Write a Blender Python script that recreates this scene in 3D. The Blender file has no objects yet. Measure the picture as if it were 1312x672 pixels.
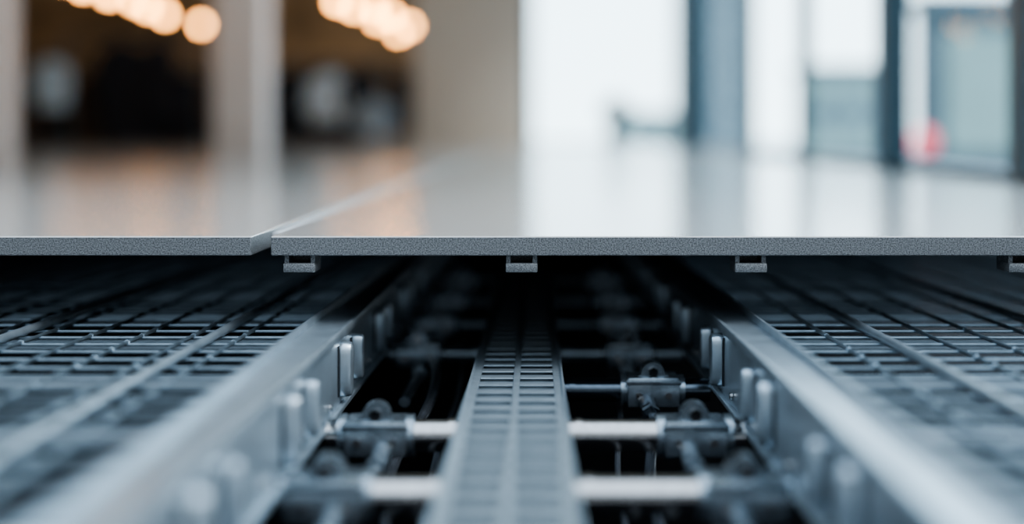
import bpy, bmesh, math, random
from mathutils import Vector, Matrix
random.seed(4)
S=bpy.context.scene
COL=S.collection
try: S.view_settings.look='AgX - Medium High Contrast'
except Exception: pass

# ---------------- materials ----------------
def mat(name, c, rough=0.5, metal=0.0, var=0.0, scale=30.0, bump=0.0, emis=None, es=0.0, spec=None, rvar=0.0, coat=0.0):
    m=bpy.data.materials.new(name); m.use_nodes=True
    nt=m.node_tree; b=nt.nodes['Principled BSDF']
    b.inputs['Base Color'].default_value=(*c,1); b.inputs['Roughness'].default_value=rough
    b.inputs['Metallic'].default_value=metal
    if coat: b.inputs['Coat Weight'].default_value=coat; b.inputs['Coat Roughness'].default_value=0.12
    if spec is not None: b.inputs['Specular IOR Level'].default_value=spec
    if emis: 
        b.inputs['Emission Color'].default_value=(*emis,1); b.inputs['Emission Strength'].default_value=es
    tc=nt.nodes.new('ShaderNodeTexCoord')
    n=nt.nodes.new('ShaderNodeTexNoise'); n.inputs['Scale'].default_value=scale; n.inputs['Detail'].default_value=4
    nt.links.new(tc.outputs['Object'],n.inputs['Vector'])
    r=nt.nodes.new('ShaderNodeValToRGB')
    r.color_ramp.elements[0].position=0.35; r.color_ramp.elements[1].position=0.65
    r.color_ramp.elements[0].color=(*[max(0,x*(1-var)) for x in c],1)
    r.color_ramp.elements[1].color=(*[min(1,x*(1+var)) for x in c],1)
    nt.links.new(n.outputs['Fac'],r.inputs['Fac']); nt.links.new(r.outputs['Color'],b.inputs['Base Color'])
    if bump>0:
        bp=nt.nodes.new('ShaderNodeBump'); bp.inputs['Strength'].default_value=bump; bp.inputs['Distance'].default_value=0.002
        nt.links.new(n.outputs['Fac'],bp.inputs['Height']); nt.links.new(bp.outputs['Normal'],b.inputs['Normal'])
    if rvar>0:
        mr=nt.nodes.new('ShaderNodeMapRange'); mr.inputs['To Min'].default_value=rough-rvar; mr.inputs['To Max'].default_value=rough+rvar
        nt.links.new(n.outputs['Fac'],mr.inputs['Value']); nt.links.new(mr.outputs['Result'],b.inputs['Roughness'])
    return m
M_top=mat('panel_laminate',(0.48,0.47,0.45),0.22,0,0.05,220,0,coat=0.6)
M_edge=mat('speckled_cast_edge',(0.15,0.155,0.158),0.45,0.3,0.6,520,0.3)
M_seamlit=mat('lit_seam_strip',(0.50,0.51,0.51),0.5,0,0.05,60)  # pale tone stands in for light on the panel side
M_galv=mat('galvanised_steel',(0.42,0.49,0.54),0.30,0.75,0.10,25,0.02,rvar=0.05)
M_galv2=mat('galvanised_grating',(0.33,0.41,0.47),0.30,0.85,0.15,40,0.05)
M_tray=mat('tray_steel',(0.36,0.42,0.46),0.36,0.7,0.08,60,0.05)
M_trayshade=mat('tray_steel_shaded',(0.10,0.13,0.15),0.5,0.6,0.1,60)  # darker copy of the tray steel, slot shade put into its colour
M_chrome=mat('polished_tube',(0.42,0.40,0.385),0.10,1.0,0.05,80)
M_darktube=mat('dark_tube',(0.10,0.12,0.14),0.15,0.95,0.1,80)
M_cast=mat('cast_clamp',(0.27,0.31,0.34),0.26,0.85,0.12,120,0.15)
M_slotshade=mat('slot_shade_black',(0.012,0.014,0.018),0.4,0,0.1,50)  # black standing in for the shade inside the rail slots
M_cable=mat('cable_jacket',(0.05,0.055,0.062),0.2,0,0.1,50)
M_void=mat('void_concrete_shaded',(0.005,0.006,0.008),0.9,0,0.3,8,spec=0.1)  # near-black colour paints the void's shade, even where light gets in
M_beige=mat('beige_plaster',(0.58,0.54,0.46),0.8,0,0.03,6)
M_warm=mat('warm_wall',(0.48,0.28,0.14),0.8,0,0.3,2)
M_col=mat('column_paint',(0.76,0.76,0.75),0.6,0,0.03,6)
M_ceil=mat('ceiling_paint',(0.6,0.55,0.48),0.9,0,0.03,6)
M_mull=mat('anodised_frame',(0.045,0.08,0.10),0.4,0.3,0.1,20)
M_bldg=mat('facade_panel',(0.19,0.25,0.28),0.7,0,0.1,1.5)
M_bldgl=mat('facade_light',(0.42,0.54,0.50),0.6,0,0.05,2)
M_ground=mat('paving',(0.35,0.38,0.4),0.8,0,0.1,3)
M_red=mat('red_lens',(0.6,0.03,0.05),0.3,0,0.05,5,emis=(1,0.10,0.14),es=1.6)
M_lamp=mat('warm_bulb',(1,0.7,0.4),0.4,0,0.02,5,emis=(1.0,0.43,0.12),es=36)
M_coat=mat('dark_fabric',(0.018,0.022,0.032),0.9,0,0.3,20)
M_coatb=mat('pale_blue_fabric',(0.60,0.78,0.92),0.9,0,0.1,20)
M_coatn=mat('brown_fabric',(0.10,0.065,0.045),0.9,0,0.2,20)
M_slate=mat('slate_fabric',(0.26,0.35,0.42),0.9)
M_leaf=mat('dark_leaf',(0.02,0.03,0.03),0.6,0,0.3,20)
def glassmat():
    m=bpy.data.materials.new('window_glass'); m.use_nodes=True; nt=m.node_tree
    nt.nodes.clear()
    o=nt.nodes.new('ShaderNodeOutputMaterial'); mx=nt.nodes.new('ShaderNodeMixShader'); t=nt.nodes.new('ShaderNodeBsdfTransparent'); g=nt.nodes.new('ShaderNodeBsdfGlossy')
    t.inputs['Color'].default_value=(0.90,0.97,0.99,1); g.inputs['Roughness'].default_value=0.02
    mx.inputs['Fac'].default_value=0.02
    nt.links.new(t.outputs[0],mx.inputs[1]); nt.links.new(g.outputs[0],mx.inputs[2]); nt.links.new(mx.outputs[0],o.inputs['Surface'])
    return m
M_glass=glassmat()

# ---------------- mesh helpers ----------------
def box(bm,x0,x1,y0,y1,z0,z1,bev=0.0):
    r=bmesh.ops.create_cube(bm,size=1)
    vs=r['verts']
    for v in vs:
        v.co=Vector(((x0+x1)/2+v.co.x*(x1-x0),(y0+y1)/2+v.co.y*(y1-y0),(z0+z1)/2+v.co.z*(z1-z0)))
    if bev>0:
        es=list({e for v in vs for e in v.link_edges})
        bmesh.ops.bevel(bm,geom=es,offset=bev,segments=2,affect='EDGES',profile=0.5)
def cyl(bm,p,q,r,seg=24,r2=None):
    p=Vector(p);q=Vector(q);d=q-p
    mt=Matrix.Translation((p+q)/2)@d.to_track_quat('Z','Y').to_matrix().to_4x4()
    bmesh.ops.create_cone(bm,cap_ends=True,segments=seg,radius1=r,radius2=r if r2 is None else r2,depth=d.length,matrix=mt)
def sph(bm,c,r,sx=1,sy=1,sz=1,seg=20):
    bmesh.ops.create_uvsphere(bm,u_segments=seg,v_segments=seg//2,radius=r,matrix=Matrix.Translation(c)@Matrix.Diagonal((sx,sy,sz,1)))
def prof(bm,pts,axis,a0,a1):
    def mk(p,a): return (a,p[0],p[1]) if axis=='x' else (p[0],a,p[1])
    A=[bm.verts.new(mk(p,a0)) for p in pts]; B=[bm.verts.new(mk(p,a1)) for p in pts]
    n=len(pts)
    bm.faces.new(A); bm.faces.new(B[::-1])
    for i in range(n): bm.faces.new((A[i],B[i],B[(i+1)%n],A[(i+1)%n]))
def obj(name,bm,m,parent=None,smooth=True):
    bmesh.ops.recalc_face_normals(bm,faces=bm.faces)
    me=bpy.data.meshes.new(name); bm.to_mesh(me); bm.free()
    o=bpy.data.objects.new(name,me); COL.objects.link(o)
    for mm in (m if isinstance(m,(list,tuple)) else [m]): me.materials.append(mm)
    if smooth:
        for p in me.polygons: p.use_smooth=True
        try: me.set_sharp_from_angle(angle=math.radians(35))
        except Exception: pass
    if parent: o.parent=parent
    return o
def empty(name,loc=(0,0,0),rot=(0,0,0)):
    e=bpy.data.objects.new(name,None); COL.objects.link(e); e.location=loc; e.rotation_euler=rot; e.empty_display_size=0.1
    return e
def nb(): return bmesh.new()
TILT=(-0.0148,0,0)   # underfloor services fall slightly

# ---------------- raised floor panels ----------------
def panel(x0,x1,tabs,seam_strip=False):
    bm=nb(); box(bm,x0,x1,0,18,-0.0275,0,0.0016)
    o=obj('raised_floor_panel',bm,[M_top,M_edge],smooth=False)
    for p in o.data.polygons:
        p.material_index=0 if p.normal.z>0.3 else 1
    for i,xc in enumerate(tabs):
        b=nb(); w=0.0225
        box(b,xc-w,xc+w,0.004,0.06,-0.0515,-0.0385,0.0015)
        box(b,xc-w+0.001,xc-w+0.007,0.010,0.055,-0.039,-0.027)
        box(b,xc+w-0.007,xc+w-0.001,0.010,0.055,-0.039,-0.027)
        box(b,xc-w,xc+w,0.048,0.058,-0.039,-0.027)
        obj('support_clip_%d'%(i+1),b,M_edge,o)
    if seam_strip:
        b=nb(); box(b,-0.3994,-0.3722,0.16,18,-0.024,-0.006); obj('lit_seam_strip',b,M_seamlit,o,smooth=False)  # added strip: stops lamp light through the gap, coloured like a lit side
    return o
panel(-8,-0.3996,[-1.1])
panel(-0.372,1.43,[-0.333,-0.0195,0.304,0.69,1.05],True)

# ---------------- rails ----------------
def rail(sgn):
    X=0.268*sgn
    root=empty('support_rail',rot=TILT)
    t=0.004*sgn; zt=-0.126; zb=-0.233
    pts=[(X,zb),(X,zt),(X+0.046*sgn,zt),(X+0.046*sgn,zt+0.010),(X+0.050*sgn,zt+0.010),(X+0.050*sgn,zt-0.030),(X+0.046*sgn,zt-0.030),(X+0.046*sgn,zt-0.004),
         (X+t,zt-0.004),(X+t,zb+0.004),(X+0.045*sgn,zb+0.004),(X+0.045*sgn,zb)]
    bm=nb(); prof(bm,pts,'y',-1.35,3.0)
    box(bm,min(X,X-0.006*sgn),max(X,X-0.006*sgn),-1.35,3.0,zt-0.010,zt+0.003,0.0012)
    box(bm,min(X,X-0.008*sgn),max(X,X-0.008*sgn),-1.35,3.0,zb,zb+0.007,0.001)
    obj('channel',bm,M_galv,root)
    bm=nb(); bs=nb(); bb=nb()
    base=0.0 if sgn<0 else 0.09
    ys=[]
    for k in range(-3,7):
        ys+= [base+k*0.43-0.04, base+k*0.43+0.085]
    for j,y in enumerate(ys):
        if y<-1.2 or y>2.8: continue
        w=0.034 if j%2==0 else 0.022; h=0.076 if j%2==0 else 0.066
        zc=-0.180
        rings=[]
        for lay,(off,sc) in enumerate([(0.0,1.0),(0.009,0.96),(0.015,0.80),(0.017,0.5)]):
            ring=[]
            for i in range(24):
                a=2*math.pi*i/24
                cy=math.copysign(abs(math.cos(a))**0.55,math.cos(a)); cz=math.copysign(abs(math.sin(a))**0.45,math.sin(a))
                ring.append(bm.verts.new((X-off*sgn,y+cy*w/2*sc,zc+cz*h/2*(sc*0.2+0.8 if sc>0.7 else 0.85))))
            rings.append(ring)
        for a,b in zip(rings,rings[1:]):
            for i in range(24): bm.faces.new((a[i],a[(i+1)%24],b[(i+1)%24],b[i]))
        bm.faces.new(rings[-1])
        box(bs,min(X,X-0.0022*sgn),max(X,X-0.0022*sgn),y-w/2-0.013,y-w/2-0.003,zc-h/2+0.004,zc+h/2-0.004)  # raised black plate, painted shade of a slot opening
        if j%2==0:
            cyl(bb,(X-0.001*sgn,y+0.062,-0.213),(X-0.008*sgn,y+0.062,-0.213),0.006,6)
            cyl(bb,(X-0.001*sgn,y-0.12,-0.213),(X-0.005*sgn,y-0.12,-0.213),0.005,12)
    obj('leaf_tabs',bm,M_galv,root); obj('slot_shade_plates',bs,M_slotshade,root); obj('bolts',bb,M_chrome,root)
rail(-1); rail(1)

# ---------------- perforated cable tray ----------------
root=empty('perforated_cable_tray',rot=TILT)
bm=nb()
xl,xr,zt=-0.090,0.0385,-0.194
xm=(xl+xr)/2
Y0,Y1=-1.35,3.0
box(bm,xl,xl+0.014,Y0,Y1,zt-0.004,zt,0.001)
box(bm,xr-0.014,xr,Y0,Y1,zt-0.004,zt,0.001)
box(bm,xm-0.0045,xm+0.0045,Y0,Y1,zt-0.004,zt+0.001,0.001)
box(bm,xl,xl+0.003,Y0,Y1,zt-0.022,zt+0.0035,0.0008)
box(bm,xr-0.003,xr,Y0,Y1,zt-0.022,zt+0.0035,0.0008)
y=Y0
while y<Y1:
    box(bm,xl+0.014,xm-0.0045,y,y+0.028,zt-0.0025,zt-0.0003,0.0008)
    box(bm,xm+0.0045,xr-0.014,y,y+0.028,zt-0.0025,zt-0.0003,0.0008)
    y+=0.060
obj('slotted_deck',bm,M_tray,root)
bm=nb(); box(bm,xl+0.003,xr-0.003,Y0,Y1,zt-0.018,zt-0.014)  # plate added below the rungs so the gaps read as shaded
obj('tray_shade_plate',bm,M_trayshade,root)

# ---------------- grating ----------------
def grating(sgn):
    root=empty('wire_mesh_grating',rot=TILT)
    x0=0.325; x1=1.42 if sgn>0 else 1.75
    zt=-0.140
    bm=nb()
    X0,X1=sorted((x0*sgn,x1*sgn))
    y=-1.3
    while y<2.9:
        box(bm,X0,X1,y,y+0.010,zt-0.0045,zt-0.0005,0.001)
        y+=0.072
    obj('cross_slats',bm,M_galv2,root)
    bm=nb(); x=x0+0.012
    while x<x1:
        cyl(bm,(x*sgn,-1.3,zt),(x*sgn,2.9,zt),0.0030,8)
        x+=0.072
    obj('long_wires',bm,M_galv2,root)
    bm=nb()
    for x in ((0.47,0.74,1.05,1.3) if sgn>0 else (0.44,0.72,1.08,1.45)):
        cyl(bm,(x*sgn,-1.3,zt+0.006),(x*sgn,2.9,zt+0.006),0.0065,12)
    y=-1.25
    while y<2.9:
        box(bm,X0,X1,y,y+0.004,zt-0.045,zt-0.030); y+=0.36
    obj('carrier_rods',bm,M_galv,root)
    bm=nb(); x=x0+0.012; 
    while x<x1:
        y=-1.295
        while y<1.2:
            if random.random()<0.5: bmesh.ops.create_icosphere(bm,subdivisions=1,radius=0.0045,matrix=Matrix.Translation((x*sgn,y,zt)))
            y+=0.072
        x+=0.072
    obj('weld_nodes',bm,M_galv2,root)
grating(-1); grating(1)

# ---------------- cross tubes with clamps ----------------
def tube(y,r,mt,bl,br,z=-0.240,x0=-0.262,x1=0.262):
    root=empty('cross_tube_assembly',rot=TILT)
    bm=nb(); cyl(bm,(x0,y,z),(x1,y,z),r,40)
    obj('tube',bm,mt,root)
    bm=nb()
    for x in (-0.105,0.055):
        if x>x0: cyl(bm,(x-0.004,y,z),(x+0.004,y,z),r+0.002,40)
    obj('tube_rings',bm,mt,root)
    for i,xc in enumerate((bl,br)):
        if xc is None: continue
        s=1 if xc>0 else -1
        b=nb(); w=0.039
        box(b,xc-w,xc+w,y-0.032,y+0.032,z-0.022,z+0.023,0.004)
        cyl(b,(xc-w-0.009,y,z),(xc-w+0.002,y,z),r+0.006,24)
        cyl(b,(xc+w-0.002,y,z),(xc+w+0.009,y,z),r+0.006,24)
        pts=[(xc-0.028,z+0.021)]
        for k in range(9):
            a=math.pi*(1-k/8); pts.append((xc+0.018*math.cos(a),z+0.026+0.018*math.sin(a)))
        pts.append((xc+0.028,z+0.021))
        prof(b,pts,'y',y-0.020,y+0.012)
        box(b,xc-w-0.002,xc+w+0.002,y-0.034,y-0.026,z+0.012,z+0.019,0.001)
        obj('clamp_body_%d'%(i+1),b,M_cast,root)
        b=nb()
        cyl(b,(xc,y-0.020,z+0.030),(xc,y-0.028,z+0.030),0.0075,6)
        cyl(b,(xc-0.022,y-0.032,z-0.004),(xc-0.022,y-0.036,z-0.004),0.005,12)
        cyl(b,(xc+0.022,y-0.032,z-0.004),(xc+0.022,y-0.036,z-0.004),0.005,12)
        obj('clamp_bolts_%d'%(i+1),b,M_chrome,root)
        b=nb()
        cyl(b,(xc-0.010*s,y-0.02,z-0.012),(xc-0.010*s,y-0.075,z-0.020),0.0125,16)
        cyl(b,(xc-0.010*s,y-0.065,z-0.019),(xc-0.002*s,y-0.30,z-0.034),0.009,16)
        cyl(b,(xc-0.0095*s,y-0.085,z-0.020),(xc-0.009*s,y-0.10,z-0.021),0.0145,6)
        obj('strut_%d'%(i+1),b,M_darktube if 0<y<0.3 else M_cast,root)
tube(-0.86,0.020,M_chrome,-0.215,0.215)
tube(-0.52,0.020,M_chrome,-0.216,0.2165)
tube(-0.20,0.021,M_chrome,-0.200,0.200)
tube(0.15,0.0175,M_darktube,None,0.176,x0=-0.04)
tube(0.54,0.013,M_galv,-0.208,0.166)
tube(0.98,0.013,M_galv,-0.205,0.170)
tube(1.45,0.013,M_galv,-0.205,0.185)
tube(2.00,0.013,M_galv,-0.205,0.185)

def cable(pts,r,m):
    cu=bpy.data.curves.new('cable','CURVE'); cu.dimensions='3D'; cu.bevel_depth=r; cu.bevel_resolution=4
    sp=cu.splines.new('BEZIER'); sp.bezier_points.add(len(pts)-1)
    for bp,p in zip(sp.bezier_points,pts):
        bp.co=p; bp.handle_left_type='AUTO'; bp.handle_right_type='AUTO'
    o=bpy.data.objects.new('flexible_cable',cu); COL.objects.link(o); cu.materials.append(m); return o
cable([(-0.196,0.54,-0.258),(-0.172,0.42,-0.252),(-0.160,0.26,-0.255),(-0.166,0.06,-0.272),(-0.19,-0.06,-0.30),(-0.16,-0.5,-0.34),(-0.15,-1.1,-0.40)],0.0080,M_cable)
cable([(-0.15,0.9,-0.28),(-0.125,0.3,-0.280),(-0.135,0.0,-0.295),(-0.13,-0.5,-0.33),(-0.13,-1.1,-0.40)],0.0050,M_cable)
cable([(0.176,0.13,-0.262),(0.168,0.04,-0.285),(0.15,-0.15,-0.31),(0.15,-0.5,-0.34),(0.15,-1.1,-0.42)],0.0080,M_cable)
cable([(0.12,0.9,-0.29),(0.13,0.2,-0.28),(0.11,-0.1,-0.31),(0.11,-0.5,-0.34),(0.12,-1.1,-0.42)],0.0045,M_cable)

# ---------------- void under the floor ----------------
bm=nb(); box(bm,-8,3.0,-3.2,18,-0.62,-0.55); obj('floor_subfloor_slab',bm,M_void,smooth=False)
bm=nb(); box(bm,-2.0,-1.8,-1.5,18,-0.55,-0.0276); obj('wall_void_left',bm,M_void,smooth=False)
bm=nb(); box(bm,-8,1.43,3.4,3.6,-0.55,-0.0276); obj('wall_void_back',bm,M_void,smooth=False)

# ---------------- room shell ----------------
bm=nb(); box(bm,-8,1.6,0.6,18.2,3.0,3.15); obj('ceiling',bm,M_ceil,smooth=False)
bm=nb(); box(bm,-8.2,-8,-0.5,18.2,-0.55,3.15); obj('wall_left',bm,M_beige,smooth=False)
bm=nb(); box(bm,-8,-1.30,18,18.2,-0.03,3.0); obj('wall_back',bm,M_warm,smooth=False)
bm=nb(); box(bm,-1.37,-0.10,14.0,14.5,0,3.0,0.01); obj('structural_column',bm,M_beige,smooth=False)
bm=nb(); box(bm,-2.72,-2.30,10.0,10.4,0,3.0,0.01); obj('structural_column',bm,M_col,smooth=False)
bm=nb(); box(bm,-5.05,-4.52,10.0,10.4,0,3.0,0.01); obj('structural_column',bm,M_col,smooth=False)
mulls=[(1.41,1.50,2.10,2.25),(1.365,1.475,3.60,3.72),(1.395,1.465,5.50,5.6),(1.415,1.475,7.5,7.6),(1.31,1.56,11.0,11.25)]
root=empty('window_1')
bm=nb()
for a,b,c,d in mulls: box(bm,a,b,c,d,0,3.0,0.004)
box(bm,1.40,1.55,0.3,11.2,0.0,0.035,0.004)
box(bm,1.40,1.55,0.3,11.2,2.85,3.0,0.004)
obj('frame',bm,M_mull,root,smooth=False)
bm=nb(); box(bm,1.455,1.461,0.3,11.1,0.03,2.86); obj('glass_pane',bm,M_glass,root,smooth=False)
root=empty('window_2')
bm=nb()
box(bm,-0.12,1.9,18.0,18.12,0,0.04); box(bm,-0.12,-0.02,18,18.12,0,3); box(bm,1.95,2.1,18,18.12,0,3); box(bm,-0.12,1.9,18.0,18.12,2.9,3.0)
obj('frame',bm,M_mull,root,smooth=False)
bm=nb(); box(bm,-0.02,1.95,18.05,18.056,0.04,2.9); obj('glass_pane',bm,M_glass,root,smooth=False)

# ---------------- pendants ----------------
def pendants(pts):
    root=empty('pendant_lamp_row')
    b=nb(); c=nb()
    for p in pts:
        sph(b,p,0.044,seg=16)
        cyl(c,(p[0],p[1],p[2]+0.042),(p[0],p[1],3.0),0.004,6)
        cyl(c,(p[0],p[1],p[2]+0.040),(p[0],p[1],p[2]+0.087),0.025,12,0.012)
    obj('bulbs',b,M_lamp,root); obj('cords',c,M_mull,root)
R1=[(-3.29,12.0,1.225),(-3.28,10.6,1.20),(-3.30,10.1,1.22),(-3.33,9.8,1.25),(-3.30,9.0,1.22),(-3.31,8.4,1.22),(-3.30,7.9,1.22)]
R2=[(-1.24,12.0,1.21),(-1.37,12.2,1.16),(-1.34,11.2,1.24),(-1.43,10.9,1.18),(-1.40,10.4,1.24),(-1.52,9.9,1.20),(-1.56,9.2,1.19)]
pendants(R1); pendants(R2)

# ---------------- clothes racks (dark, far background) ----------------
def rack(x0,x1,y,h,coats):
    root=empty('clothes_rack')
    b=nb()
    cyl(b,(x0,y,h),(x1,y,h),0.02,12)
    for x in (x0,x1):
        cyl(b,(x,y,0),(x,y,h),0.02,12); cyl(b,(x,y-0.3,0.02),(x,y+0.3,0.02),0.02,12)
    obj('frame',b,M_mull,root)
    for i,(xc,w,l,m) in enumerate(coats):
        b=nb()
        secs=[(0.0,0.10,0.06),(0.05,0.55,0.10),(0.16,0.85,0.13),(0.5,0.8,0.12),(1.0,1.0,0.16)]
        rings=[]
        for t,ww,dd in secs:
            ring=[]
            for k in range(16):
                a=2*math.pi*k/16; rr=1+0.06*math.sin(5*a)
                ring.append(b.verts.new((xc+math.cos(a)*w/2*ww*rr,y+math.sin(a)*dd*rr,h-0.05-t*l)))
            rings.append(ring)
        for p,q in zip(rings,rings[1:]):
            for k in range(16): b.faces.new((p[k],p[(k+1)%16],q[(k+1)%16],q[k]))
        b.faces.new(rings[0]); b.faces.new(rings[-1])
        for s in (-1,1): cyl(b,(xc+s*w*0.40,y-0.05,h-0.14),(xc+s*w*0.52,y-0.08,h-0.05-l*0.75),0.05,10,0.04)
        cyl(b,(xc,y,h-0.06),(xc,y,h+0.02),0.006,6)
        obj('coat_%d'%(i+1),b,m,root)
D=M_coat;B=M_coatb;N=M_coatn
rack(-5.0,-3.6,13.2,1.20,[(-4.42,.50,1.1,D),(-4.02,.34,.8,D)])
rack(-5.9,-3.3,13.6,0.88,[(-5.55,.36,.7,N),(-4.85,.36,.75,N),(-4.2,.5,.8,D),(-3.86,.45,.8,D),(-3.5,.3,.6,N)])
rack(-5.4,-4.8,12.6,0.96,[(-4.96,.34,.50,B)])
rack(-3.1,-1.15,14.6,0.98,[(-2.85,.36,.9,D),(-2.45,.42,.9,D),(-2.02,.4,.85,D),(-1.55,.36,.75,N)])
rack(-2.6,-1.6,13.4,0.86,[(-2.24,.44,.54,B),(-1.97,.34,.75,D)])
rack(-1.9,-1.4,13.0,0.56,[(-1.72,.38,.40,M_slate)])
rack(-7.2,-3.2,15.6,0.62,[(-7+i*0.46,.5,.56,D if i%3 else N) for i in range(8)])

# plant near the far window
root=empty('potted_plant')
b=nb(); cyl(b,(0.95,15,0.0),(0.95,15,0.22),0.09,20,0.13); obj('pot',b,M_mull,root)
b=nb()
for i in range(26):
    a=random.random()*6.28; e=random.uniform(0.2,0.5); r=random.uniform(0.05,0.2)
    p=Vector((0.95,15,0.2)); q=Vector((0.95+r*math.cos(a),15+r*math.sin(a),0.2+e*0.7))
    cyl(b,p,q,0.004,5); sph(b,q,0.06,0.8,0.8,1.2,seg=8)
obj('foliage',b,M_leaf,root)

# ---------------- exterior ----------------
bm=nb(); box(bm,-40,60,-10,120,-0.80,-0.64); obj('ground',bm,M_ground,smooth=False)
def building(name,x0,x1,y0,y1,h,m,m2,nx,nz):
    root=empty(name)
    b=nb(); box(b,x0,x1,y0,y1,-0.64,h); box(b,x0-0.1,x1+0.1,y0-0.1,y1+0.1,h,h+0.12); obj('walls',b,m,root,smooth=False)
    b=nb(); W=(x1-x0)/nx; H=(h+0.4)/nz
    for i in range(nx):
        for k in range(nz):
            box(b,x0+W*(i+.15),x0+W*(i+.85),y0-0.04,y0+0.02,-0.3+H*(k+.15),-0.3+H*(k+.8))
    obj('windows',b,m2,root,smooth=False)
building('office_building',4.75,6.4,23,24,1.25,M_bldg,M_bldgl,3,2)
building('office_tower',3.45,4.25,26,27,5.2,M_bldg,M_bldg,2,6)
building('glass_pavilion',3.95,6.0,12.2,12.8,1.42,M_bldg,M_bldgl,2,1)
building('low_warehouse',2.2,6,40,42,0.7,M_bldg,M_bldgl,5,1)
root=empty('bollard_light')
b=nb(); cyl(b,(3.2,9.7,-0.64),(3.2,9.7,0.02),0.06,16); obj('post',b,M_mull,root)
b=nb(); sph(b,(3.2,9.7,0.08),0.10,1,1,1.1); obj('red_lens',b,M_red,root)

# ---------------- light: hazy sky, bright towards the sun side (+Y/+X) ----------------
w=bpy.data.worlds.new('hazy_sky'); S.world=w; w.use_nodes=True
nt=w.node_tree; bg=nt.nodes['Background']
tc=nt.nodes.new('ShaderNodeTexCoord'); sx=nt.nodes.new('ShaderNodeSeparateXYZ'); rp=nt.nodes.new('ShaderNodeValToRGB')
el=rp.color_ramp.elements
el[0].position=0.0; el[0].color=(0.87,0.95,1.0,1)
el[1].position=0.6; el[1].color=(0.66,0.82,1.0,1)
nt.links.new(tc.outputs['Generated'],sx.inputs[0]); nt.links.new(sx.outputs['Z'],rp.inputs[0]); nt.links.new(rp.outputs[0],bg.inputs['Color'])
def mth(op,a,b=None,c=None):
    n=nt.nodes.new('ShaderNodeMath'); n.operation=op
    for i,v in enumerate((a,b,c)):
        if v is None: continue
        if isinstance(v,(int,float)): n.inputs[i].default_value=v
        else: nt.links.new(v,n.inputs[i])
    return n.outputs[0]
def mrange(v,a,b,c,d):
    n=nt.nodes.new('ShaderNodeMapRange'); n.interpolation_type='SMOOTHSTEP'
    n.inputs[1].default_value=a;n.inputs[2].default_value=b;n.inputs[3].default_value=c;n.inputs[4].default_value=d
    nt.links.new(v,n.inputs[0]); return n.outputs[0]
front=mth('ADD',mth('MULTIPLY',sx.outputs['Y'],0.85),mth('MULTIPLY',sx.outputs['X'],0.45))
f=mrange(front,0.1,0.8,0.0,4.0)
zup=mrange(sx.outputs['Z'],0.15,0.80,0.45,3.2)
below=mrange(sx.outputs['Z'],-0.12,0.0,0.25,1.0)
st=mth('MULTIPLY',mth('ADD',f,zup),below)
nt.links.new(st,bg.inputs['Strength'])
sd=bpy.data.lights.new('sun','SUN'); sd.energy=2.2; sd.angle=math.radians(25); sd.color=(1,0.97,0.93)
so=bpy.data.objects.new('sun',sd); COL.objects.link(so)
so.rotation_euler=Vector((-0.6,0.35,-0.8)).to_track_quat('-Z','Y').to_euler()

# ---------------- camera ----------------
cd=bpy.data.cameras.new('camera'); cam=bpy.data.objects.new('camera',cd); COL.objects.link(cam)
cam.location=(0,-2,0.1438); cam.rotation_euler=(math.radians(90),0,0)
cd.lens=50; cd.sensor_width=36; cd.shift_x=-30/1312; cd.shift_y=-164/1312
cd.clip_start=0.02; cd.clip_end=300
cd.dof.use_dof=True; cd.dof.focus_distance=2.0; cd.dof.aperture_fstop=0.88
S.camera=cam
